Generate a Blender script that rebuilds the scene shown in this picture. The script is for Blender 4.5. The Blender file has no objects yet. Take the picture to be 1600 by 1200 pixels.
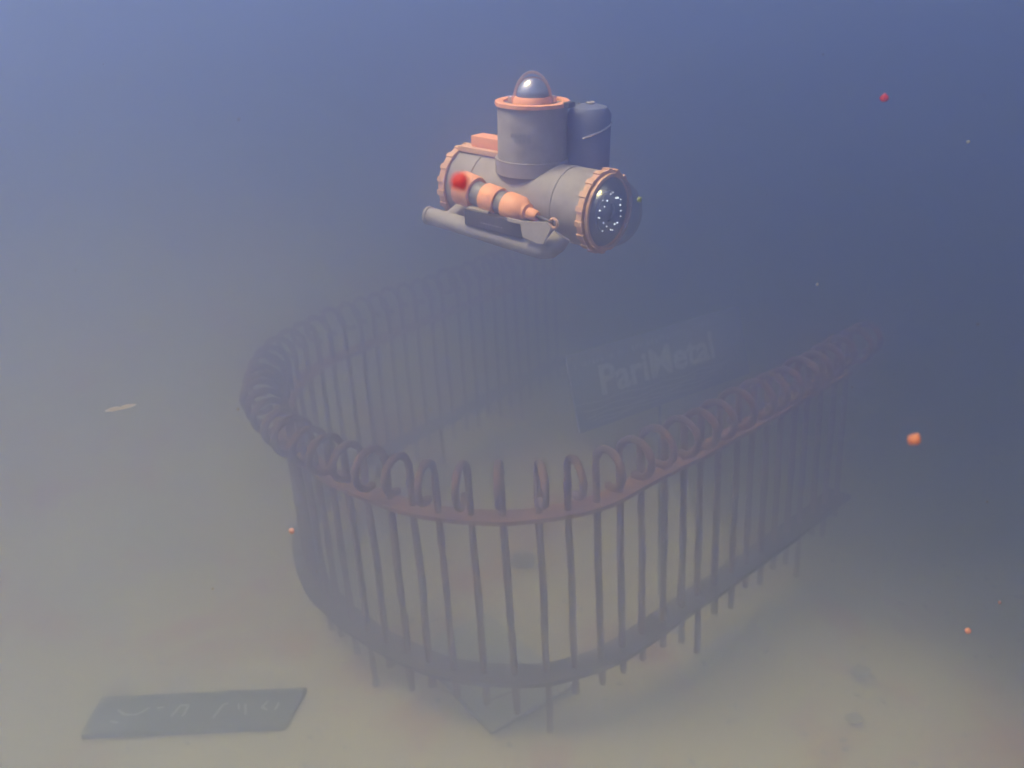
import bpy, bmesh, math, random
import numpy as np
from mathutils import Vector, Matrix, noise

random.seed(7)
SC = bpy.context.scene
COL = SC.collection
RAD = math.radians

# ------------------------------------------------------------------ camera
cam_d = bpy.data.cameras.new('camera')
cam = bpy.data.objects.new('camera', cam_d)
COL.objects.link(cam)
cam_d.sensor_width = 36.0
cam_d.lens = 31.5
cam_d.clip_start = 0.02
cam_d.clip_end = 400.0
cam_d.dof.use_dof = True
cam_d.dof.focus_distance = 1.06
cam_d.dof.aperture_fstop = 11.0
# diver's housing: tipped down 21 degrees, rolled about 3.5
cam.matrix_world = Matrix(((0.99811713, 0.06133681, 0.0, 0.0),
                           (-0.02230256, 0.36292353, -0.93155199, 0.0),
                           (-0.05713842, 0.92979799, 0.36360815, 1.95),
                           (0, 0, 0, 1)))
# Blender camera looks along -Z of its own frame: columns are right, up, back
SC.camera = cam

# ------------------------------------------------------------------ light
SUN_EL, SUN_AZ = 64.0, -100.0            # azimuth from +Y, negative = left of the view
world = bpy.data.worlds.new('World')
SC.world = world
world.use_nodes = True
wn = world.node_tree
wn.nodes.clear()
wo = wn.nodes.new('ShaderNodeOutputWorld')
wb = wn.nodes.new('ShaderNodeBackground')
ws = wn.nodes.new('ShaderNodeTexSky')
ws.sky_type = 'NISHITA'
ws.sun_disc = False
ws.sun_elevation = RAD(SUN_EL)
ws.sun_rotation = RAD(SUN_AZ)
wb.inputs['Strength'].default_value = 0.08
wn.links.new(ws.outputs[0], wb.inputs[0])
wn.links.new(wb.outputs[0], wo.inputs[0])

sun_d = bpy.data.lights.new('sun', 'SUN')
sun_d.energy = 4.0
sun_d.angle = RAD(20.0)
sun_d.color = (1.0, 0.855, 0.57)
sun = bpy.data.objects.new('sun', sun_d)
COL.objects.link(sun)
to_sun = Vector((math.sin(RAD(SUN_AZ)) * math.cos(RAD(SUN_EL)),
                 math.cos(RAD(SUN_AZ)) * math.cos(RAD(SUN_EL)), math.sin(RAD(SUN_EL))))
sun.rotation_euler = to_sun.to_track_quat('Z', 'Y').to_euler()
sun.location = (-6, 6, 12)

SC.view_settings.view_transform = 'Standard'
SC.view_settings.look = 'None'
SC.view_settings.gamma = 1.0
SC.view_settings.use_curve_mapping = False
SC.view_settings.exposure = 1.26
SC.render.engine = 'CYCLES'
SC.cycles.max_bounces = 10
SC.cycles.volume_bounces = 6
SC.cycles.diffuse_bounces = 3
SC.cycles.transparent_max_bounces = 12
SC.cycles.sample_clamp_indirect = 4.0

# water in the air's place: one closed box of even murk
HAZE_DENSITY = 1.27
HAZE_COLOR = (0.335, 0.385, 0.675)
HAZE_ABSORB = (0.50, 0.54, 0.58)
HAZE_G = 0.88


# ------------------------------------------------------------------ helpers
def node_mat(name, color, rough=0.6, metal=0.0, spec=0.4):
    m = bpy.data.materials.new(name)
    m.use_nodes = True
    b = m.node_tree.nodes['Principled BSDF']
    b.inputs['Base Color'].default_value = (*color, 1)
    b.inputs['Roughness'].default_value = rough
    b.inputs['Metallic'].default_value = metal
    b.inputs['Specular IOR Level'].default_value = spec
    return m, m.node_tree, b


def mottled(name, stops, scale, rough=0.7, metal=0.0, bump=0.0, bump_scale=60.0, detail=6.0, spec=0.35):
    """noise-driven colour from a list of (position, colour) plus a fine bump"""
    m, nt, b = node_mat(name, stops[0][1], rough, metal, spec)
    tc = nt.nodes.new('ShaderNodeTexCoord')
    n = nt.nodes.new('ShaderNodeTexNoise')
    n.inputs['Scale'].default_value = scale
    n.inputs['Detail'].default_value = detail
    n.inputs['Roughness'].default_value = 0.6
    r = nt.nodes.new('ShaderNodeValToRGB')
    while len(r.color_ramp.elements) < len(stops):
        r.color_ramp.elements.new(0.5)
    for e, (p, c) in zip(r.color_ramp.elements, stops):
        e.position = p
        e.color = (*c, 1)
    nt.links.new(tc.outputs['Object'], n.inputs['Vector'])
    nt.links.new(n.outputs['Fac'], r.inputs['Fac'])
    nt.links.new(r.outputs['Color'], b.inputs['Base Color'])
    if bump:
        n2 = nt.nodes.new('ShaderNodeTexNoise')
        n2.inputs['Scale'].default_value = bump_scale
        n2.inputs['Detail'].default_value = 5
        bp = nt.nodes.new('ShaderNodeBump')
        bp.inputs['Strength'].default_value = bump
        bp.inputs['Distance'].default_value = 0.004
        nt.links.new(tc.outputs['Object'], n2.inputs['Vector'])
        nt.links.new(n2.outputs['Fac'], bp.inputs['Height'])
        nt.links.new(bp.outputs['Normal'], b.inputs['Normal'])
    return m


def tag(o, label=None, cat=None, group=None, kind=None):
    for k, v in (('label', label), ('category', cat), ('group', group), ('kind', kind)):
        if v:
            o[k] = v
    return o


def empty(name, loc=(0, 0, 0), matrix=None):
    o = bpy.data.objects.new(name, None)
    o.empty_display_size = 0.05
    COL.objects.link(o)
    if matrix is not None:
        o.matrix_world = matrix
    else:
        o.location = loc
    return o


def frame_of(axis):
    a = Vector(axis).normalized()
    t = Vector((0, 0, 1)) if abs(a.z) < 0.9 else Vector((1, 0, 0))
    u = a.cross(t).normalized()
    return a, u, a.cross(u).normalized()


class MB:
    """collects shapes in one bmesh"""
    def __init__(self):
        self.bm = bmesh.new()

    def box(self, lo, hi, bevel=0.0):
        lo, hi = Vector(lo), Vector(hi)
        c, s = (lo + hi) / 2, hi - lo
        g = bmesh.ops.create_cube(self.bm, size=1.0, matrix=Matrix.Translation(c) @ Matrix.Diagonal((*s, 1)))
        if bevel:
            es = list({e for v in g['verts'] for e in v.link_edges})
            bmesh.ops.bevel(self.bm, geom=es, offset=bevel, segments=2, affect='EDGES', profile=0.6)
        return self

    def prism(self, pts, d):
        """polygon pts (3-D, planar) swept by vector d"""
        a = [self.bm.verts.new(p) for p in pts]
        b = [self.bm.verts.new(Vector(p) + Vector(d)) for p in pts]
        n = len(pts)
        self.bm.faces.new(a[::-1])
        self.bm.faces.new(b)
        for i in range(n):
            self.bm.faces.new((a[i], a[(i + 1) % n], b[(i + 1) % n], b[i]))
        return self

    def lathe(self, origin, axis, prof, n=32, cog=None):
        """prof: list of (along, radius); radius 0 closes a pole. cog: f(k)->radius factor"""
        a, u, v = frame_of(axis)
        o = Vector(origin)
        rings = []
        for (h, r) in prof:
            if r <= 1e-7:
                rings.append([self.bm.verts.new(o + a * h)])
            else:
                ring = []
                for k in range(n):
                    t = 2 * math.pi * k / n
                    rr = r * (cog(k) if cog else 1.0)
                    ring.append(self.bm.verts.new(o + a * h + u * (rr * math.cos(t)) + v * (rr * math.sin(t))))
                rings.append(ring)
        for A, B in zip(rings, rings[1:]):
            for k in range(n):
                k2 = (k + 1) % n
                if len(A) == 1 and len(B) == 1:
                    continue
                if len(A) == 1:
                    f = (A[0], B[k2], B[k])
                elif len(B) == 1:
                    f = (A[k], A[k2], B[0])
                else:
                    f = (A[k], A[k2], B[k2], B[k])
                try:
                    self.bm.faces.new(f)
                except ValueError:
                    pass
        return self

    def ring(self, origin, axis, r0, r1, h0, h1, n=48, cog=None):
        """flat collar with a square section between radii r0 and r1"""
        return self.lathe(origin, axis, [(h0, r0), (h0, r1), (h1, r1), (h1, r0), (h0, r0)], n, cog)

    def tube(self, pts, rad, n=10, cap=True):
        """round tube along pts; rad a number or list"""
        P = [Vector(p) for p in pts]
        R = rad if isinstance(rad, (list, tuple)) else [rad] * len(P)
        prev = None
        rings = []
        for i, p in enumerate(P):
            t = (P[min(i + 1, len(P) - 1)] - P[max(i - 1, 0)]).normalized()
            if prev is None:
                _, u, _v = frame_of(t)
            else:
                u = (prev - t * prev.dot(t)).normalized()
            prev = u
            w = t.cross(u)
            rings.append([self.bm.verts.new(p + (u * math.cos(2 * math.pi * k / n) + w * math.sin(2 * math.pi * k / n)) * R[i])
                          for k in range(n)])
        for A, B in zip(rings, rings[1:]):
            for k in range(n):
                self.bm.faces.new((A[k], A[(k + 1) % n], B[(k + 1) % n], B[k]))
        if cap:
            self.bm.faces.new(rings[0][::-1])
            self.bm.faces.new(rings[-1])
        return self

    def ball(self, c, r, sub=2, scale=(1, 1, 1)):
        bmesh.ops.create_icosphere(self.bm, subdivisions=sub, radius=r,
                                   matrix=Matrix.Translation(Vector(c)) @ Matrix.Diagonal((*scale, 1)))
        return self

    def mesh(self, name, mat, smooth=40):
        bmesh.ops.recalc_face_normals(self.bm, faces=self.bm.faces)
        me = bpy.data.meshes.new(name)
        self.bm.to_mesh(me)
        self.bm.free()
        me.materials.append(mat)
        if smooth:
            me.shade_smooth()
            me.set_sharp_from_angle(angle=RAD(smooth))
        return me

    def build(self, name, mat, parent=None, smooth=40):
        o = bpy.data.objects.new(name, self.mesh(name, mat, smooth))
        COL.objects.link(o)
        o.parent = parent
        return o


def link(name, me, parent=None, matrix=None):
    o = bpy.data.objects.new(name, me)
    COL.objects.link(o)
    o.parent = parent
    if matrix is not None:
        o.matrix_basis = matrix
    return o


# ------------------------------------------------------------------ materials
def sand_material():
    m, nt, b = node_mat('sand', (0.4, 0.33, 0.24), 0.95, 0, 0.1)
    N, L = nt.nodes, nt.links
    tc = N.new('ShaderNodeTexCoord')

    def nz(scale, detail, rough=0.55, dist=0.0):
        n = N.new('ShaderNodeTexNoise')
        n.inputs['Scale'].default_value = scale
        n.inputs['Detail'].default_value = detail
        n.inputs['Roughness'].default_value = rough
        n.inputs['Distortion'].default_value = dist
        L.new(tc.outputs['Object'], n.inputs['Vector'])
        return n

    def ramp(n, stops):
        r = N.new('ShaderNodeValToRGB')
        while len(r.color_ramp.elements) < len(stops):
            r.color_ramp.elements.new(0.5)
        for e, (p, c) in zip(r.color_ramp.elements, stops):
            e.position = p
            e.color = (*c, 1) if len(c) == 3 else c
        L.new(n.outputs['Fac'], r.inputs['Fac'])
        return r

    def mix(f, a, c):
        x = N.new('ShaderNodeMix')
        x.data_type = 'RGBA'
        L.new(f, x.inputs[0])
        for s, i in ((a, 6), (c, 7)):
            if isinstance(s, tuple):
                x.inputs[i].default_value = (*s, 1)
            else:
                L.new(s, x.inputs[i])
        return x.outputs[2]

    base = ramp(nz(1.7, 6), [(0.3, (0.69, 0.58, 0.36)), (0.7, (0.79, 0.68, 0.44))])
    algae = ramp(nz(2.3, 7, 0.62, 0.5), [(0.52, (0, 0, 0)), (0.65, (1, 1, 1))])
    c1 = mix(algae.outputs['Color'], base.outputs['Color'], (0.60, 0.29, 0.19))
    green = ramp(nz(1.1, 5, 0.6, 0.3), [(0.56, (0, 0, 0)), (0.75, (1, 1, 1))])
    c2 = mix(green.outputs['Color'], c1, (0.48, 0.45, 0.30))
    specks = ramp(nz(26, 4, 0.7), [(0.63, (0, 0, 0)), (0.72, (1, 1, 1))])
    c3 = mix(specks.outputs['Color'], c2, (0.16, 0.12, 0.09))
    L.new(c3, b.inputs['Base Color'])
    bp = N.new('ShaderNodeBump')
    bp.inputs['Strength'].default_value = 0.5
    bp.inputs['Distance'].default_value = 0.01
    L.new(nz(35, 6, 0.7).outputs['Fac'], bp.inputs['Height'])
    L.new(bp.outputs['Normal'], b.inputs['Normal'])
    return m


M = {}
M['sand'] = sand_material()
M['rust'] = mottled('rusted_iron', [(0.30, (0.20, 0.09, 0.05)), (0.48, (0.42, 0.185, 0.10)), (0.68, (0.50, 0.26, 0.16))],
                    14, 0.9, 0, 0.8, 160)
M['iron'] = mottled('blackened_iron', [(0.3, (0.12, 0.09, 0.075)), (0.52, (0.28, 0.145, 0.10)), (0.75, (0.46, 0.22, 0.14))],
                    16, 0.9, 0, 0.8, 160)
M['silted'] = mottled('silted_iron', [(0.3, (0.07, 0.052, 0.045)), (0.55, (0.13, 0.09, 0.07)), (0.78, (0.20, 0.115, 0.085))],
                      14, 0.95, 0, 0.8, 160)
M['hull'] = mottled('grey_hull_paint', [(0.30, (0.22, 0.19, 0.20)), (0.46, (0.29, 0.255, 0.268)), (0.70, (0.345, 0.31, 0.32))], 0.045, 0.6, 0, 0.15, 0.9)
M['orange'] = mottled('orange_plastic', [(0.30, (0.74, 0.27, 0.13)), (0.46, (0.94, 0.38, 0.19)), (0.70, (0.98, 0.44, 0.24))], 0.06, 0.5, 0, 0.1, 0.9)
M['orange_ring'] = mottled('dull_orange_ring', [(0.30, (0.44, 0.24, 0.16)), (0.46, (0.66, 0.37, 0.25)), (0.70, (0.76, 0.46, 0.32))], 0.06, 0.55, 0, 0.1, 0.9)
M['bluegrey'] = mottled('blue_grey_plastic', [(0.35, (0.11, 0.12, 0.21)), (0.65, (0.15, 0.16, 0.26))], 0.06, 0.5)
M['black'] = mottled('black_plastic', [(0.35, (0.03, 0.03, 0.036)), (0.65, (0.075, 0.07, 0.075))], 0.06, 0.5, 0, 0.03, 200)
M['grey'] = mottled('mid_grey_plastic', [(0.35, (0.17, 0.17, 0.18)), (0.65, (0.23, 0.22, 0.23))], 0.06, 0.5)
M['marking'] = mottled('faded_marking', [(0.35, (0.20, 0.19, 0.20)), (0.65, (0.26, 0.25, 0.26))], 40, 0.6)
M['pale'] = mottled('pale_plate', [(0.35, (0.36, 0.31, 0.30)), (0.65, (0.46, 0.40, 0.39))], 0.06, 0.5)
M['copper'] = mottled('polished_copper', [(0.35, (0.84, 0.56, 0.46)), (0.65, (0.92, 0.66, 0.56))], 0.06, 0.34, 0.6)
M['chrome'] = mottled('polished_metal', [(0.35, (0.74, 0.62, 0.58)), (0.65, (0.84, 0.72, 0.68))], 0.06, 0.16, 1.0)  # warm tint puts the orange collar's reflection in the hatch dome into the colour
M['panel'] = mottled('dark_navy_board', [(0.35, (0.26, 0.28, 0.32)), (0.65, (0.32, 0.34, 0.38))], 5, 0.7, 0, 0.1, 40)
M['print'] = mottled('pale_print', [(0.35, (0.88, 0.88, 0.80)), (0.65, (0.93, 0.93, 0.86))], 20, 0.7)
M['plaque'] = mottled('dark_slate', [(0.35, (0.07, 0.085, 0.052)), (0.65, (0.12, 0.13, 0.08))], 8, 0.8, 0, 0.3, 60)
M['sheet'] = mottled('greenish_pane', [(0.35, (0.42, 0.42, 0.33)), (0.65, (0.50, 0.48, 0.38))], 9, 0.6, 0, 0.2, 60)
M['stone'] = mottled('dark_stone', [(0.35, (0.23, 0.23, 0.19)), (0.65, (0.34, 0.32, 0.26))], 30, 0.9, 0, 0.6, 90)


def speck_material(name, color):
    m, nt, b = node_mat(name, color, 0.5)
    N, L = nt.nodes, nt.links
    tr = N.new('ShaderNodeBsdfTranslucent')
    mx = N.new('ShaderNodeMixShader')
    tc = N.new('ShaderNodeTexCoord')
    nz = N.new('ShaderNodeTexNoise')
    nz.inputs['Scale'].default_value = 400
    rp = N.new('ShaderNodeValToRGB')
    rp.color_ramp.elements[0].position = 0.35
    rp.color_ramp.elements[0].color = (*[c * 0.75 for c in color], 1)
    rp.color_ramp.elements[1].position = 0.65
    rp.color_ramp.elements[1].color = (*color, 1)
    L.new(tc.outputs['Object'], nz.inputs['Vector'])
    L.new(nz.outputs['Fac'], rp.inputs['Fac'])
    L.new(rp.outputs['Color'], b.inputs['Base Color'])
    L.new(rp.outputs['Color'], tr.inputs['Color'])
    mx.inputs[0].default_value = 0.6
    L.new(b.outputs[0], mx.inputs[1])
    L.new(tr.outputs[0], mx.inputs[2])
    L.new(mx.outputs[0], N['Material Output'].inputs['Surface'])
    return m


def glass_material(name, tint):
    """thin clear acrylic: mostly see-through, mirror-like towards its rim"""
    m = bpy.data.materials.new(name)
    m.use_nodes = True
    nt = m.node_tree
    N, L = nt.nodes, nt.links
    N.remove(N['Principled BSDF'])
    t = N.new('ShaderNodeBsdfTransparent')
    t.inputs[0].default_value = (*tint, 1)
    g = N.new('ShaderNodeBsdfGlossy')
    g.inputs['Roughness'].default_value = 0.12
    lw = N.new('ShaderNodeLayerWeight')
    lw.inputs['Blend'].default_value = 0.35
    mx = N.new('ShaderNodeMixShader')
    mul = N.new('ShaderNodeMath')
    mul.operation = 'MULTIPLY_ADD'
    mul.inputs[1].default_value = 0.35
    mul.inputs[2].default_value = 0.10
    L.new(lw.outputs['Fresnel'], mul.inputs[0])
    L.new(mul.outputs[0], mx.inputs[0])
    L.new(t.outputs[0], mx.inputs[1])
    L.new(g.outputs[0], mx.inputs[2])
    L.new(mx.outputs[0], N['Material Output'].inputs['Surface'])
    return m


M['acrylic'] = glass_material('clear_acrylic', (0.985, 0.99, 0.995))


def led_material():
    m, nt, b = node_mat('white_led', (0.8, 0.85, 0.95), 0.3)
    b.inputs['Emission Color'].default_value = (0.75, 0.82, 1.0, 1)
    b.inputs['Emission Strength'].default_value = 0.9
    return m


M['led'] = led_material()

# ------------------------------------------------------------------ sea floor
def sea_floor():
    fine = np.arange(-5, 5.0001, 0.05)
    ax = np.concatenate(([-45, -30, -20, -13, -9, -7, -6, -5.4], fine, [5.4, 6, 7, 9, 13, 20, 30, 45]))
    n = len(ax)
    vs = []
    for y in ax:
        yy = y + 3.5
        for x in ax:
            h = 0.016 * noise.fractal(Vector((x * 0.9, yy * 0.9, 3.1)), 1.0, 2.0, 4) \
                + 0.004 * noise.noise(Vector((x * 6, yy * 6, 0.5)))
            # the bottom falls away beyond the right side of the railing
            s = 0.88 * x + 0.47 * yy - 2.35
            drop = 0.8 * (math.sqrt(s * s + 0.05) + s) / 2
            drop = 3.2 * (1 - math.exp(-drop / 3.2))
            # and climbs gently on the left
            t = -0.75 * x + 0.66 * yy - 3.05
            rise = 0.30 * (math.sqrt(t * t + 0.03) + t) / 2
            rise = 1.1 * (1 - math.exp(-rise / 1.1))
            vs.append((x, yy, min(h, 0.012) - 0.012 - drop + rise))
    fs = [(j * n + i, j * n + i + 1, (j + 1) * n + i + 1, (j + 1) * n + i) for j in range(n - 1) for i in range(n - 1)]
    me = bpy.data.meshes.new('sea_floor')
    me.from_pydata(vs, [], fs)
    me.materials.append(M['sand'])
    me.shade_smooth()
    o = link('sea_floor', me)
    tag(o, 'pale tan sandy sea floor with reddish algae stains', kind='structure')


sea_floor()

# ------------------------------------------------------------------ the murky water
def haze():
    m = bpy.data.materials.new('murky_water')
    m.use_nodes = True
    nt = m.node_tree
    nt.nodes.remove(nt.nodes['Principled BSDF'])
    v = nt.nodes.new('ShaderNodeVolumePrincipled')
    v.inputs['Color'].default_value = (*HAZE_COLOR, 1)
    v.inputs['Absorption Color'].default_value = (*HAZE_ABSORB, 1)
    v.inputs['Density'].default_value = HAZE_DENSITY
    v.inputs['Anisotropy'].default_value = HAZE_G
    v.inputs['Density Attribute'].default_value = ''
    nt.links.new(v.outputs[0], nt.nodes['Material Output'].inputs['Volume'])
    o = MB().box((-48, -44.5, -4.4), (48, 51.5, 3.0)).build('haze', m, smooth=0)
    tag(o, 'murky blue grey water filling the whole scene', kind='stuff')


haze()

# ------------------------------------------------------------------ the iron railing
PLAN = [(1.36, 3.19), (1.225, 3.061), (1.023, 2.878), (0.838, 2.704), (0.632, 2.524), (0.484, 2.398), (0.350, 2.290), (0.248, 2.208),
        (0.155, 2.160), (0.065, 2.138), (-0.045, 2.136), (-0.160, 2.160), (-0.274, 2.202), (-0.388, 2.281), (-0.515, 2.396),
        (-0.655, 2.565), (-0.757, 2.740), (-0.822, 2.950), (-0.842, 3.160), (-0.822, 3.340), (-0.741, 3.545), (-0.649, 3.667),
        (-0.550, 3.800), (-0.425, 3.965), (-0.278, 4.125), (-0.100, 4.340), (0.10, 4.585), (0.30, 4.835)]


def spline(pts, step=0.01):
    P = np.array(pts, float)
    ext = np.vstack([2 * P[0] - P[1], P, 2 * P[-1] - P[-2]])
    out = []
    for i in range(1, len(ext) - 2):
        a, b, c, d = ext[i - 1], ext[i], ext[i + 1], ext[i + 2]
        for t in np.linspace(0, 1, 24, endpoint=False):
            out.append(0.5 * ((2 * b) + (-a + c) * t + (2 * a - 5 * b + 4 * c - d) * t * t + (-a + 3 * b - 3 * c + d) * t ** 3))
    out.append(ext[-2])
    out = np.array(out)
    for _ in range(3):                   # ease out hand-set kinks
        k = 8
        pad = np.vstack([np.repeat(out[:1], k, 0), out, np.repeat(out[-1:], k, 0)])
        w = np.ones(2 * k + 1) / (2 * k + 1)
        sm = np.stack([np.convolve(pad[:, j], w, 'valid') for j in (0, 1)], 1)
        sm[0], sm[-1] = out[0], out[-1]
        out = sm
    s = np.concatenate([[0], np.cumsum(np.hypot(*np.diff(out, axis=0).T))])
    q = np.arange(0, s[-1], step)
    return np.stack([np.interp(q, s, out[:, 0]), np.interp(q, s, out[:, 1])], 1), q


def railing():
    root = empty('iron_railing', (0, 3.1, 0))
    tag(root, 'rusty U shaped wrought iron railing with curled bar tops, standing on the sand', 'railing')
    P, q = spline(PLAN, 0.005)
    T = np.gradient(P, axis=0)
    T /= np.linalg.norm(T, axis=1)[:, None]
    # walking from the right end round the near bend to the far left: outward lies on the left of travel
    Nn = np.stack([-T[:, 1], T[:, 0]], 1)
    if Nn[len(Nn) // 3][1] > 0:
        Nn = -Nn
    off = Vector((0, -3.1, 0))

    def band(name, z0, z1, half, wob, mat, i0=0, i1=None):
        mb = MB()
        rows = []
        idx = list(range(i0, i1 or len(P), 4))
        for k, i in enumerate(idx):
            j = wob * noise.noise(Vector((q[i] * 9, z0 * 7, 1.3)))
            j2 = wob * noise.noise(Vector((q[i] * 9, z0 * 7, 8.3)))
            dz = wob * 0.8 * noise.noise(Vector((q[i] * 5, z0 * 7, 4.3)))
            row = []
            for (s, z) in ((-half + j, z0 + dz), (half + j2, z0 + dz), (half + j2, z1 + dz), (-half + j, z1 + dz)):
                row.append(mb.bm.verts.new((P[i][0] + Nn[i][0] * s, P[i][1] + Nn[i][1] * s + off.y, z)))
            rows.append(row)
        for A, B in zip(rows, rows[1:]):
            for k in range(4):
                mb.bm.faces.new((A[k], A[(k + 1) % 4], B[(k + 1) % 4], B[k]))
        mb.bm.faces.new(rows[0][::-1])
        mb.bm.faces.new(rows[-1])
        return mb.build(name, mat, root, 35)

    band('upper_band', 0.722, 0.735, 0.034, 0.006, M['rust'], i0=40)
    band('lower_band', 0.190, 0.204, 0.045, 0.006, M['silted'], i0=28)

    # bar with its curled top, in its own frame: x is outward, z up; several hand-forged variants
    def bar_mesh(k):
        rng = random.Random(k)
        zb = -0.03 if k == 3 else rng.uniform(0.055, 0.115)
        pts, rad = [], []
        R0 = 0.0106
        zc = 0.846 + rng.uniform(-0.006, 0.006)
        r1 = 0.064 + rng.uniform(-0.003, 0.004)
        for i in range(19):
            z = zb + (zc - zb) * i / 18
            pts.append((0.0035 * noise.noise(Vector((z * 5, k, 0))), 0.0035 * noise.noise(Vector((z * 5, k, 5))), z))
            rad.append(R0 * (1 + 0.32 * noise.noise(Vector((z * 23, k * 3.1, 2)))))
        turn = 285 + rng.uniform(-25, 20)
        for i in range(1, 25):
            t = i / 24
            a = RAD(180 - turn * t)
            r = r1 * (1 - 0.34 * t * t)
            cx = r1 - 0.004 * t
            pts.append((cx + r * math.cos(a), 0.004 * math.sin(t * 3), zc + r * math.sin(a)))
            rad.append(R0 * (1.10 - 0.12 * t) * (1 + 0.32 * noise.noise(Vector((t * 14, k * 3.1, 9)))))
        mb = MB().tube(pts, rad, 8)
        mb.ball(pts[-1], 0.0135, 1)
        return mb.mesh('baluster', M['iron'], 60)

    meshes = [bar_mesh(k) for k in range(7)]
    s0, pitch = 0.1735, 0.0898
    i = 0
    s = s0
    rng = random.Random(3)
    while s < q[-1] - 0.01:
        k = min(int(round((s + rng.uniform(-0.004, 0.004)) / 0.005)), len(P) - 1)
        n = Nn[k]
        m = Matrix.Translation((P[k][0], P[k][1] + off.y, 0)) @ Matrix.Rotation(math.atan2(n[1], n[0]) + rng.uniform(-0.025, 0.025), 4, 'Z') \
            @ Matrix.Rotation(rng.uniform(-0.006, 0.006), 4, 'X') @ Matrix.Rotation(rng.uniform(-0.006, 0.006), 4, 'Y')
        link('baluster', meshes[i % 7] if i % 3 else meshes[(i * 5 + 2) % 7], root, m)
        i += 1
        s += pitch
    return root


railing()

# ------------------------------------------------------------------ the lettered board standing inside the railing
def glyphs(text, x0, x1, z0, z1, bold, name, mat, parent, y):
    cu = bpy.data.curves.new(name, 'FONT')
    cu.body = text
    cu.size = 1.0
    cu.offset = bold
    cu.resolution_u = 3
    cu.extrude = 0.0
    tmp = bpy.data.objects.new(name, cu)
    COL.objects.link(tmp)
    dg = bpy.context.evaluated_depsgraph_get()
    me = bpy.data.meshes.new_from_object(tmp.evaluated_get(dg))
    bpy.data.objects.remove(tmp)
    co = np.array([v.co for v in me.vertices])
    lo, hi = co.min(0), co.max(0)
    for v in me.vertices:
        v.co = (x0 + (v.co.x - lo[0]) / (hi[0] - lo[0]) * (x1 - x0), y,
                z0 + (v.co.y - lo[1]) / (hi[1] - lo[1]) * (z1 - z0))
    me.materials.clear()
    me.materials.append(mat)
    return link(name, me, parent)


def board():
    ang = RAD(33.3)
    m = Matrix.Translation((-0.098, 2.338, 0.78)) @ Matrix.Rotation(ang, 4, 'Z') @ Matrix.Rotation(RAD(-14), 4, 'X') @ Matrix.Scale(0.60, 4)
    root = empty('sign_board', matrix=m)
    tag(root, 'dark navy board with pale lettering on a thin stake inside the railing', 'sign')
    MB().box((0.60, 0.0, 0.0), (1.88, 0.014, 0.41), 0.003).build('panel', M['panel'], root)
    f = -0.002
    inv = m.inverted()
    for px in (1.27,):                      # a thin stake carries the panel
        head = m @ Vector((px, 0.030, 0.36))
        foot = Vector((head.x, head.y, -0.35))
        MB().tube([inv @ head, inv @ foot], 0.010, 8).build('stake', M['panel'], root)
    glyphs('PariMetal', 0.785, 1.625, 0.155, 0.318, 0.027, 'lettering', M['print'], root, f)
    rng = random.Random(11)
    # worn small line of print above the name: only strokes are left of it
    x = 0.64
    while x < 1.62:
        w = rng.uniform(0.010, 0.026)
        if rng.random() < 0.82:
            h0, h1 = 0.335 + 0.022 * (x - 0.72), 0.360 + 0.022 * (x - 0.72)
            st = rng.choice((0, 1, 2))
            r = lambda x0, z0_, x1, z1_: [(x0, f, z0_), (x1, f, z0_), (x1, f, z1_), (x0, f, z1_)]
            polys = {0: [(0, 0, 5, 24), (5, 0, 14, 5)], 1: [(0, 0, 5, 24)], 2: [(0, 0, 5, 24), (5, 19, 14, 24)]}[st]
            mb = MB()
            for (p0, q0, p1, q1) in polys:
                vs = [mb.bm.verts.new(v) for v in r(x + p0 * w / 16, h0 + q0 * 0.001, x + p1 * w / 16, h0 + q1 * 0.001)]
                mb.bm.faces.new(vs)
            bmesh.ops.remove_doubles(mb.bm, verts=mb.bm.verts[:], dist=1e-5)
            mb.build('small_letter', M['print'], root, 0)
        x += w + 0.007
    # thin wavy lines below
    for j in range(5):
        mb = MB()
        z = 0.130 - 0.026 * j
        xs = np.linspace(0.60 + 0.03 * j, 1.78 - 0.05 * j, 60)
        top, bot = [], []
        for x in xs:
            zz = z + 0.006 * math.sin(x * 22 + j * 1.3) + 0.012 * math.sin(x * 3.1 + j)
            top.append(mb.bm.verts.new((x, f, zz + 0.0018)))
            bot.append(mb.bm.verts.new((x, f, zz - 0.0018)))
        for i in range(len(xs) - 1):
            mb.bm.faces.new((bot[i], bot[i + 1], top[i + 1], top[i]))
        mb.build('wavy_line', M['print'], root, 0)


board()

# ------------------------------------------------------------------ flat dark plaque on the sand
def stroke(mb, pts, w, z0, z1):
    for (a, b) in zip(pts, pts[1:]):
        a, b = Vector((*a, z0)), Vector((*b, z0))
        d = (b - a).normalized()
        n = Vector((-d.y, d.x, 0)) * w / 2
        mb.prism([a - n, b - n, b + n, a + n], (0, 0, z1 - z0))


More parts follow.
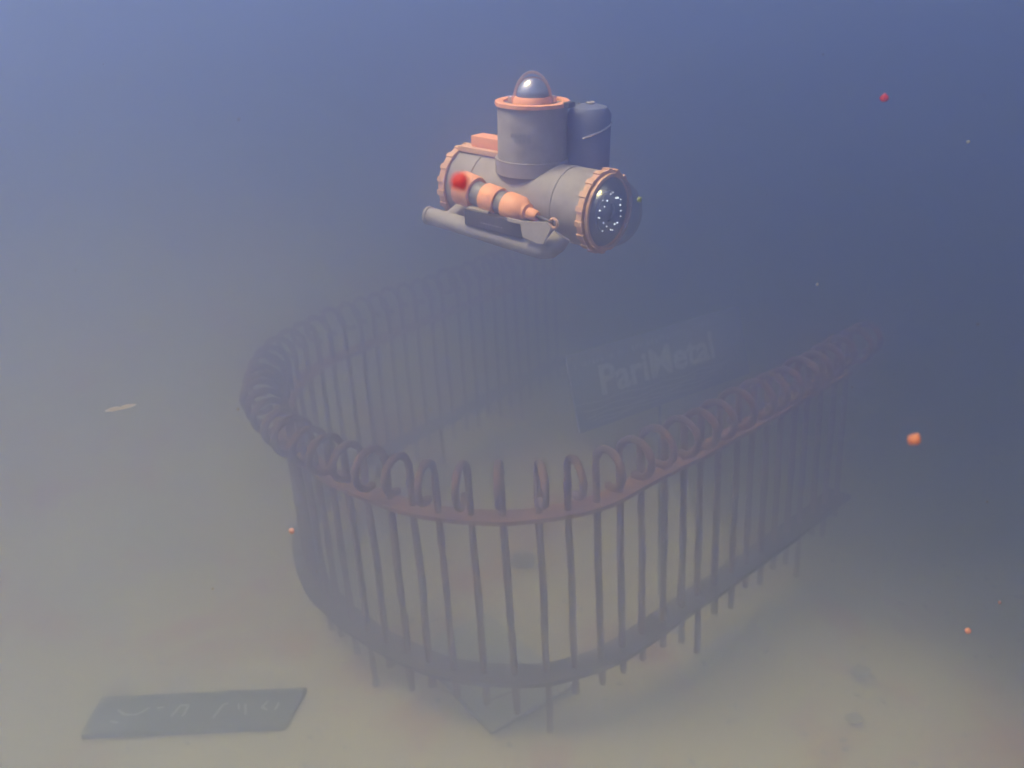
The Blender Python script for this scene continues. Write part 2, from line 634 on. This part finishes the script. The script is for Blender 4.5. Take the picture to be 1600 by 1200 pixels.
def plaque():
    m = Matrix.Translation((-1.075, 2.30, 0.0)) @ Matrix.Rotation(RAD(-1.2), 4, 'Z')
    root = empty('slate_plaque', matrix=m)
    tag(root, 'long dark slate plaque with worn lettering lying flat on the sand', 'plaque')
    mb = MB()
    mb.prism([(-0.325, -0.088, -0.012), (0.312, -0.090, -0.012), (0.345, 0.083, -0.012), (-0.330, 0.083, -0.012)], (0, 0, 0.024))
    bmesh.ops.bevel(mb.bm, geom=mb.bm.edges[:], offset=0.004, segments=1, affect='EDGES')
    mb.build('slab', M['plaque'], root, 30)
    z0, z1 = 0.0115, 0.0142
    marks = [
        [(-0.245, 0.012), (-0.215, -0.012), (-0.175, -0.014), (-0.145, 0.015)],
        [(-0.248, -0.040), (-0.222, -0.046)],
        [(-0.118, 0.012), (-0.098, 0.014)],
        [(-0.06, -0.03), (-0.045, 0.02), (-0.02, 0.018), (-0.022, -0.03)],
        [(0.078, -0.045), (0.092, 0.012), (0.108, 0.018)],
        [(0.142, 0.015), (0.150, -0.012)],
        [(0.165, 0.01), (0.178, -0.035)],
        [(0.235, 0.02), (0.222, -0.008), (0.242, -0.02)],
        [(0.272, 0.01), (0.268, -0.02)],
    ]
    for pts in marks:
        mb = MB()
        stroke(mb, pts, 0.0075, z0, z1)
        mb.build('worn_letter', M['print'], root, 0)


plaque()


# ------------------------------------------------------------------ pale pane lying under the near end of the railing
def pane():
    root = empty('engraved_pane', (-0.10, 2.62, 0.0))
    tag(root, 'thin greenish pane with scratched marks lying on the sand under the near bend', 'pane')
    o = Vector((-0.10, 2.62, 0))
    c = [Vector((-0.125, 2.11, 0.008)), Vector((0.14, 2.30, 0.004)), Vector((-0.14, 2.72, 0.004)), Vector((-0.40, 2.53, 0.004))]
    MB().prism([p - o for p in c], (0, 0, 0.007)).build('sheet', M['sheet'], root, 0)
    # dark rim along the two near edges and a short raised dark line inside it
    mb = MB()
    for a, b in ((c[0], c[1]), (c[3], c[0])):
        d = (b - a).normalized()
        n = Vector((-d.y, d.x, 0)) * 0.007
        mb.prism([a - o, b - o, b - o + n, a - o + n], (0, 0, 0.012))
    mb.build('rim', M['stone'], root, 0)
    mb = MB()
    stroke(mb, [(-0.048, -0.375), (0.045, -0.33)], 0.008, 0.012, 0.016)
    mb.build('inner_line', M['iron'], root, 0)
    sq = [[(-0.22, -0.02), (-0.17, 0.005), (-0.13, 0.01)], [(-0.22, -0.09), (-0.16, -0.06), (-0.12, -0.07)], [(-0.20, -0.16), (-0.15, -0.13)],
          [(-0.17, -0.21), (-0.11, -0.19), (-0.085, -0.16), (-0.05, -0.20)], [(-0.25, 0.06), (-0.17, 0.09)], [(-0.12, -0.25), (-0.09, -0.225), (-0.06, -0.24)]]
    for pts in sq:
        mb = MB()
        stroke(mb, pts, 0.007, 0.0115, 0.0135)
        mb.build('scratch', M['stone'], root, 0)


pane()


# ------------------------------------------------------------------ stones
def stone(loc, size, label, seed):
    mb = MB().ball((0, 0, 0), 1.0, 3)
    for v in mb.bm.verts:
        d = 1 + 0.35 * noise.fractal(v.co * 1.3 + Vector((seed * 5.1, 0, 0)), 1.0, 2.0, 3)
        v.co = Vector((v.co.x * size[0] * d, v.co.y * size[1] * d, v.co.z * size[2] * d))
    o = mb.build('stone', M['stone'], None, 80)
    o.location = loc
    tag(o, label, 'stone', 'stones lying on the sand')


stone((0.0, 3.05, 0.012), (0.045, 0.030, 0.035), 'dark stone on the sand inside the railing', 1)
stone((1.05, 2.30, 0.002), (0.030, 0.026, 0.012), 'round dark stone on open sand right of the railing', 2)
stone((0.955, 2.10, -0.002), (0.024, 0.022, 0.009), 'smaller flat stone nearer the bottom edge, right of the railing', 3)
stone((-1.82, 3.16, 0.002), (0.045, 0.030, 0.014), 'low dark stone far out on the sand left of the railing', 4)


def grit():
    rng = random.Random(21)
    mb = MB()
    for _ in range(520):
        x, y = rng.uniform(-2.6, 2.8), rng.uniform(1.6, 4.2)
        r = rng.uniform(0.003, 0.010)
        bmesh.ops.create_icosphere(mb.bm, subdivisions=1, radius=r,
                                   matrix=Matrix.Translation((x, y, -0.005)) @ Matrix.Rotation(rng.uniform(0, 6), 4, 'Z')
                                   @ Matrix.Diagonal((1.6, 0.9, 0.5, 1)))
    o = mb.build('grit', M['stone'], None, 0)
    tag(o, 'scattered grit and shell bits on the sand', 'grit', kind='stuff')


grit()

# ------------------------------------------------------------------ the little submarine
K = 1.003 / 1400.0                # one model unit in metres
xr, yr, wr = Vector((0.998, -0.044, -0.053)), Vector((0.06, 0.164, 0.985)), Vector((-0.035, -0.986, 0.166))
U = yr * 0.968 + wr * 0.25
Wd = wr * 0.968 - yr * 0.25
A = xr * 0.766 + Wd * 0.643
S = -xr * 0.643 + Wd * 0.766


def submarine():
    mw = Matrix(((A.x * K, -S.x * K, U.x * K, 0.0361), (A.y * K, -S.y * K, U.y * K, 1.034), (A.z * K, -S.z * K, U.z * K, 1.776), (0, 0, 0, 1)))
    root = empty('model_submarine', matrix=mw)
    tag(root, 'small grey model submarine with orange fittings hovering above the railing', 'submarine')
    X, Z = (1, 0, 0), (0, 0, 1)

    # pressure hull, seam bands
    MB().lathe((0, 0, 0), X, [(-140, 0), (-140, 50), (-138, 58), (136, 58), (138, 50), (138, 0)], 64).build('hull', M['hull'], root)
    for x in (-92, 78):
        MB().ring((0, 0, 0), X, 57, 59.2, x, x + 5, 64).build('hull_band', M['hull'], root)

    def cogged(n, every, lo):
        return lambda k: 1.0 if (k % every) < every - 2 else lo

    # end flanges: ring with clamp lugs round it
    for x0, x1, nm in ((-150, -138, 'rear_flange'), (136, 146, 'front_flange')):
        f = MB().ring((0, 0, 0), X, 46, 62, x0, x1, 72).build(nm, M['orange_ring'], root)
        for k in range(18):
            a = 2 * math.pi * k / 18 + 0.1
            c = Vector((0, math.cos(a), math.sin(a)))
            t = Vector((0, -math.sin(a), math.cos(a)))
            p = c * 61.5
            MB().prism([p - t * 4 + c * -2 + Vector((x0 - 1.5, 0, 0)), p + t * 4 + c * -2 + Vector((x0 - 1.5, 0, 0)),
                        p + t * 4 + c * 2.6 + Vector((x0 - 1.5, 0, 0)), p - t * 4 + c * 2.6 + Vector((x0 - 1.5, 0, 0))],
                       (x1 - x0 + 3, 0, 0)).build('lug', M['orange_ring'], f, 0)
    MB().ring((0, 0, 0), X, 53, 58, 148, 153, 72).build('dome_ring', M['orange_ring'], root)
    MB().lathe((0, 0, 0), X, [(-151, 0), (-151, 46), (-146, 46)], 48).build('rear_plate', M['hull'], root)

    # bow: clear dome with a ring of small lamps behind it
    prof = [(151 + 48 * math.sin(t), 52.5 * math.cos(t)) for t in np.linspace(0, math.pi / 2, 14)]
    prof[-1] = (199, 0)
    MB().lathe((0, 0, 0), X, prof, 56).build('viewport_dome', M['acrylic'], root, 80)
    MB().lathe((0, 0, 0), X, [(147, 0), (147, 52)], 48).build('inner_bulkhead', M['bluegrey'], root)
    lr = MB().ring((0, 0, 0), X, 14, 31, 147.5, 152, 48).build('lamp_ring', M['bluegrey'], root)
    rng = random.Random(5)
    for k in range(14):
        a = 2 * math.pi * k / 14 + 0.2 + rng.uniform(-0.15, 0.15)
        r = 24 + rng.uniform(-5, 5)
        MB().ball((153, r * math.cos(a), r * math.sin(a)), rng.uniform(1.0, 1.7), 1).build('led', M['led'], lr)
    for k in range(7):
        a = 2 * math.pi * k / 7 + 0.5
        MB().ball((153, 30 * math.cos(a), 30 * math.sin(a)), 1.0, 1).build('led', M['led'], lr)

    # conning tower
    MB().lathe((0, 0, 0), Z, [(40, 54), (139, 54), (141, 53), (141, 0)], 64).build('tower', M['hull'], root)
    MB().ring((0, 0, 0), Z, 54, 58, 40, 62, 64).build('tower_skirt', M['hull'], root)
    tr = MB().ring((0, 0, 0), Z, 45, 57.5, 141.5, 147, 80, cogged(80, 8, 0.982)).build('tower_ring', M['orange'], root)
    MB().box((54, 6, 141), (66, 22, 149), 1.5).build('clamp', M['black'], tr)
    MB().lathe((0, 0, 0), Z, [(142, 45), (143.5, 45), (143.5, 0)], 48).build('hatch_plate', M['grey'], root)
    MB().lathe((0, 0, 0), Z, [(143.5, 31), (148, 30), (152, 28.5), (154, 27), (154, 0)], 48).build('hatch_collar', M['orange'], root)
    prof = [(154 + 29 * math.sin(t), 26 * math.cos(t)) for t in np.linspace(0, math.pi / 2, 12)]
    prof[-1] = (183, 0)
    MB().lathe((0, 0, 0), Z, prof, 40).build('hatch_dome', M['chrome'], root, 80)
    # guard hoop: a flat bar bent over the dome, and its two feet
    right = Vector((A.dot(xr), -S.dot(xr), 0)).normalized()
    fwd = Vector((-right.y, right.x, 0))
    for (dirn, rr, top) in ((right, 30.5, 190),):
        mb = MB()
        side = Vector((-dirn.y, dirn.x, 0)) * 2.6
        rows = []
        for t in np.linspace(-1, 1, 25):
            a = t * math.pi / 2
            h = 144 + (top - 144) * (math.cos(a) ** 1.0 if abs(t) < 1 else 0)
            for q in (0,):
                rows.append((dirn * (rr * math.sin(a)) + Vector((0, 0, h)), dirn * ((rr - 4.0) * math.sin(a)) + Vector((0, 0, h - 3.6))))
        vv = []
        for (o_, i_) in rows:
            vv.append([mb.bm.verts.new(p) for p in (o_ - side, o_ + side, i_ + side, i_ - side)])
        for a_, b_ in zip(vv, vv[1:]):
            for k in range(4):
                mb.bm.faces.new((a_[k], a_[(k + 1) % 4], b_[(k + 1) % 4], b_[k]))
        mb.bm.faces.new(vv[0][::-1])
        mb.bm.faces.new(vv[-1])
        if dirn is right:
            h = mb.build('guard_hoop', M['copper'], root, 40)
            for sg in (-1, 1):
                c = dirn * (32 * sg)
                MB().box((c.x - 4, c.y - 4, 143.5), (c.x + 4, c.y + 4, 154), 1).build('foot', M['copper'], h)
        else:
            mb.bm.free()

    # rear deck: flat plate and raised locker aft of the tower
    MB().box((-140, -24, 56), (-50, 24, 65), 1.5).build('deck_plate', M['orange_ring'], root)
    MB().box((-118, -15, 65), (-52, 15, 83), 2).build('deck_locker', M['orange'], root)

    # faded marking on the tower, two short rows of strokes
    ang0 = math.atan2(-S.dot(Wd), A.dot(Wd))
    mb = MB()
    rng = random.Random(2)
    for row, (z, cnt) in enumerate(((104, 5), (96, 4))):
        for k in range(cnt):
            a = math.atan2(-0.766, 0.643) - 0.62 + k * 0.13 + row * 0.12
            for part in range(rng.choice((2, 3))):
                aa = a + part * 0.028
                c = Vector((math.cos(aa), math.sin(aa), 0)) * 54.3
                t = Vector((-math.sin(aa), math.cos(aa), 0))
                hh = rng.choice((3.6, 3.6, 2.0))
                mb.prism([c - t * 0.8 + Vector((0, 0, z - hh)), c + t * 0.8 + Vector((0, 0, z - hh)), c + t * 0.8 + Vector((0, 0, z + hh)), c - t * 0.8 + Vector((0, 0, z + hh))],
                         Vector((math.cos(aa), math.sin(aa), 0)) * 0.4)
    mb.build('tower_marking', M['marking'], root, 0)

    # side gear; y is to port, the side seen is starboard (negative y)
    for sd in (-1, 1):
        y0 = 76 * sd
        d = Vector((1, 0, -0.12)).normalized()
        o = Vector((0, y0, 5))
        th = MB().lathe(o, d, [(-84, 0), (-84, 22), (-80, 27), (-54, 26), (-50, 24), (-50, 0)], 36).build('thruster', M['orange'], root)
        MB().lathe(o, d, [(-52, 19), (18, 17.5), (52, 15)], 32).build('motor_tube', M['grey'], th)
        MB().lathe(o, d, [(-30, 17), (-30, 21), (-28, 22), (-2, 22), (0, 21), (0, 17)], 36).build('collar', M['orange'], th)
        MB().lathe(o, d, [(15, 16), (15, 20.5), (17, 21.5), (42, 21), (48, 17), (52, 15)], 36).build('collar', M['orange'], th)
        MB().lathe(o, d, [(50, 15), (56, 14), (58, 9.5), (72, 8.5), (75, 6.5), (75, 0)], 28).build('nose', M['orange'], th)
        MB().lathe(o, d, [(74, 2.6), (104, 2.6)], 12).build('rod', M['black'], th)
        e = Vector((106, y0, 5 - 0.12 * 106 - 1))
        MB().tube([e + Vector((7 * math.cos(t), 0, 7 * math.sin(t))) for t in np.linspace(0, 2 * math.pi, 18)], 2.4, 8).build('eye', M['orange_ring'], th)

        bx = MB().box((-54, min(70 * sd, 101 * sd), -35), (66, max(70 * sd, 101 * sd), -10), 2).build('battery_box', M['black'], root)
        MB().box((-50, min(72 * sd, 99 * sd), -10), (-6, max(72 * sd, 99 * sd), -6), 1).build('box_lid', M['pale'], bx)
        ys = 101.2 * sd
        mb = MB()
        rng = random.Random(8)
        for k in range(9):
            x = -18 + k * 5.2
            mb.box((x, min(ys, ys + 0.4 * sd), -26), (x + rng.uniform(1.2, 3), max(ys, ys + 0.4 * sd), -24.2))
        mb.build('box_lettering', M['pale'], bx, 0)
        yb = 102 * sd
        MB().prism([(40, yb, -6), (72, yb, -6), (116, yb, 1), (124, yb, -6), (110, yb, -32), (100, yb, -34), (70, yb, -30), (66, yb, -11), (40, yb, -11)],
                   (0, 3 * sd, 0)).build('bracket_plate', M['pale'], root, 0)
        # strut from hull down to skid
        MB().tube([(-108, 40 * sd, -26), (-112, 84 * sd, -44)], 12, 20).build('strut', M['hull'], root)
        MB().tube([(62, 40 * sd, -34), (64, 84 * sd, -48)], 10, 20).build('strut', M['hull'], root)
        sk = MB().tube([(-150, 85 * sd, -41), (-60, 85 * sd, -44), (40, 85 * sd, -48), (90, 85 * sd, -49), (106, 84 * sd, -45), (116, 80 * sd, -36),
                        (120, 74 * sd, -25)], [14.5, 14.5, 14.5, 15, 15.5, 15, 14], 24).build('skid', M['hull'], root)
        MB().ring((-152, 85 * sd, -41), X, 8, 15.6, 0, 6, 28).build('skid_cap', M['hull'], sk)

    # black ballast bottle standing on the port side of the tower, with filler ring and strap
    c = Vector((64, 60, 0))
    bt = MB().lathe(c, Z, [(20, 0), (20, 30), (24, 34), (126, 34), (137, 27), (141, 12), (141, 0)], 40).build('ballast_bottle', M['bluegrey'], root)
    MB().tube([c + Vector((5.5 * math.cos(t) + 2, 5.5 * math.sin(t), 143)) for t in np.linspace(0, 2 * math.pi, 18)], 1.6, 8).build('filler_ring', M['pale'], bt)
    MB().ball(c + Vector((-14, -8, 141)), 2.0, 1).build('valve', M['pale'], bt)
    MB().tube([c + Vector((35 * math.cos(t), 35 * math.sin(t), 110 + 12 * t)) for t in np.linspace(-1.2, 0.4, 14)], 1.8, 8).build('strap', M['chrome'], bt)


submarine()

# ------------------------------------------------------------------ drifting specks
def speck(loc, r, color, label, seed, name='drifting_speck', scale=(1, 1, 1)):
    mb = MB().ball((0, 0, 0), 1.0, 3)
    for v in mb.bm.verts:
        d = 1 + 0.28 * noise.fractal(v.co * 1.1 + Vector((seed * 3.7, 0, 0)), 1.0, 2.0, 3)
        v.co = Vector((v.co.x * r * scale[0] * d, v.co.y * r * scale[1] * d, v.co.z * r * scale[2] * d))
    o = mb.build(name, speck_material('speck_%d' % seed, color), None, 80)
    o.location = loc
    tag(o, label, 'speck', 'specks drifting in the water')
    return o


speck((-0.012, 0.277, 1.909), 0.0027, (0.95, 0.08, 0.03), 'soft blurred red speck in front of the rear thruster', 1)
speck((0.231, 0.552, 1.902), 0.0023, (0.75, 0.09, 0.06), 'small crimson speck in open blue water, highest on the right', 2)
speck((0.170, 0.344, 1.779), 0.0026, (0.95, 0.42, 0.18), 'largest bright orange speck, right of the railing end', 3)
speck((0.364, 0.706, 1.852), 0.0013, (0.55, 0.55, 0.5), 'faint whitish speck below the crimson one', 4)
speck((0.090, 0.584, 1.845), 0.0016, (0.45, 0.48, 0.12), 'yellow green speck just right of the bow dome', 5)
speck((0.294, 0.817, 1.713), 0.0014, (0.6, 0.55, 0.5), 'faint grey speck above the right arm of the railing', 6)
speck((-0.147, 0.505, 1.661), 0.0018, (1.0, 0.62, 0.45), 'tiny orange speck beside the left bars of the railing', 7)
speck((0.255, 0.426, 1.613), 0.0018, (1.0, 0.5, 0.28), 'tiny orange speck low on the right above the sand', 8)
speck((0.363, 0.571, 1.523), 0.0013, (0.6, 0.30, 0.25), 'minute reddish speck close to the right edge', 9)


def leaf():
    mb = MB()
    rows = []
    for i, t in enumerate(np.linspace(-1, 1, 15)):
        w = 0.0052 * (1 - t * t) ** 0.6 * (1.0 - 0.45 * math.exp(-(t / 0.14) ** 2)) + 0.0003
        c = Vector((0.026 * t, 0.004 * t * t, 0.0042 * t + 0.003 * abs(t)))
        rows.append([mb.bm.verts.new(c + Vector((0, 0.0012 * k, w * math.sin(k * 1.5708) if k else 0)) + Vector((0, 0, w if k == 1 else (-w if k == -1 else 0))) * 0)
                     for k in (-1, 0, 1)])
    top = []
    for A_, B_ in zip(rows, rows[1:]):
        for k in range(2):
            mb.bm.faces.new((A_[k], A_[k + 1], B_[k + 1], B_[k]))
    g = bmesh.ops.solidify(mb.bm, geom=mb.bm.faces[:], thickness=0.0008)
    o = mb.build('drifting_leaf', speck_material('leaf_scrap', (0.95, 0.82, 0.55)), None, 80)
    o.location = (-0.643, 1.365, 1.417)
    o.rotation_euler = (RAD(-50), 0, 0)
    tag(o, 'pale yellowish scrap of leaf drifting above the sand left of the railing', 'leaf')


leaf()


def marine_snow():
    rng = random.Random(77)
    mb = MB()
    for _ in range(90):
        y = rng.uniform(0.4, 1.7)
        r = rng.uniform(0.00025, 0.0006)
        bmesh.ops.create_icosphere(mb.bm, subdivisions=1, radius=r,
                                   matrix=Matrix.Translation((rng.uniform(-0.62, 0.62) * y, y, 1.95 - y * rng.uniform(0.0, 0.8)))
                                   @ Matrix.Diagonal((rng.uniform(0.7, 1.6), 1, rng.uniform(0.7, 1.4), 1)))
    o = mb.build('marine_snow', speck_material('pale_fleck', (0.55, 0.48, 0.40)), None, 80)
    tag(o, 'fine pale flecks drifting in the murky water', 'flecks', kind='stuff')


marine_snow()
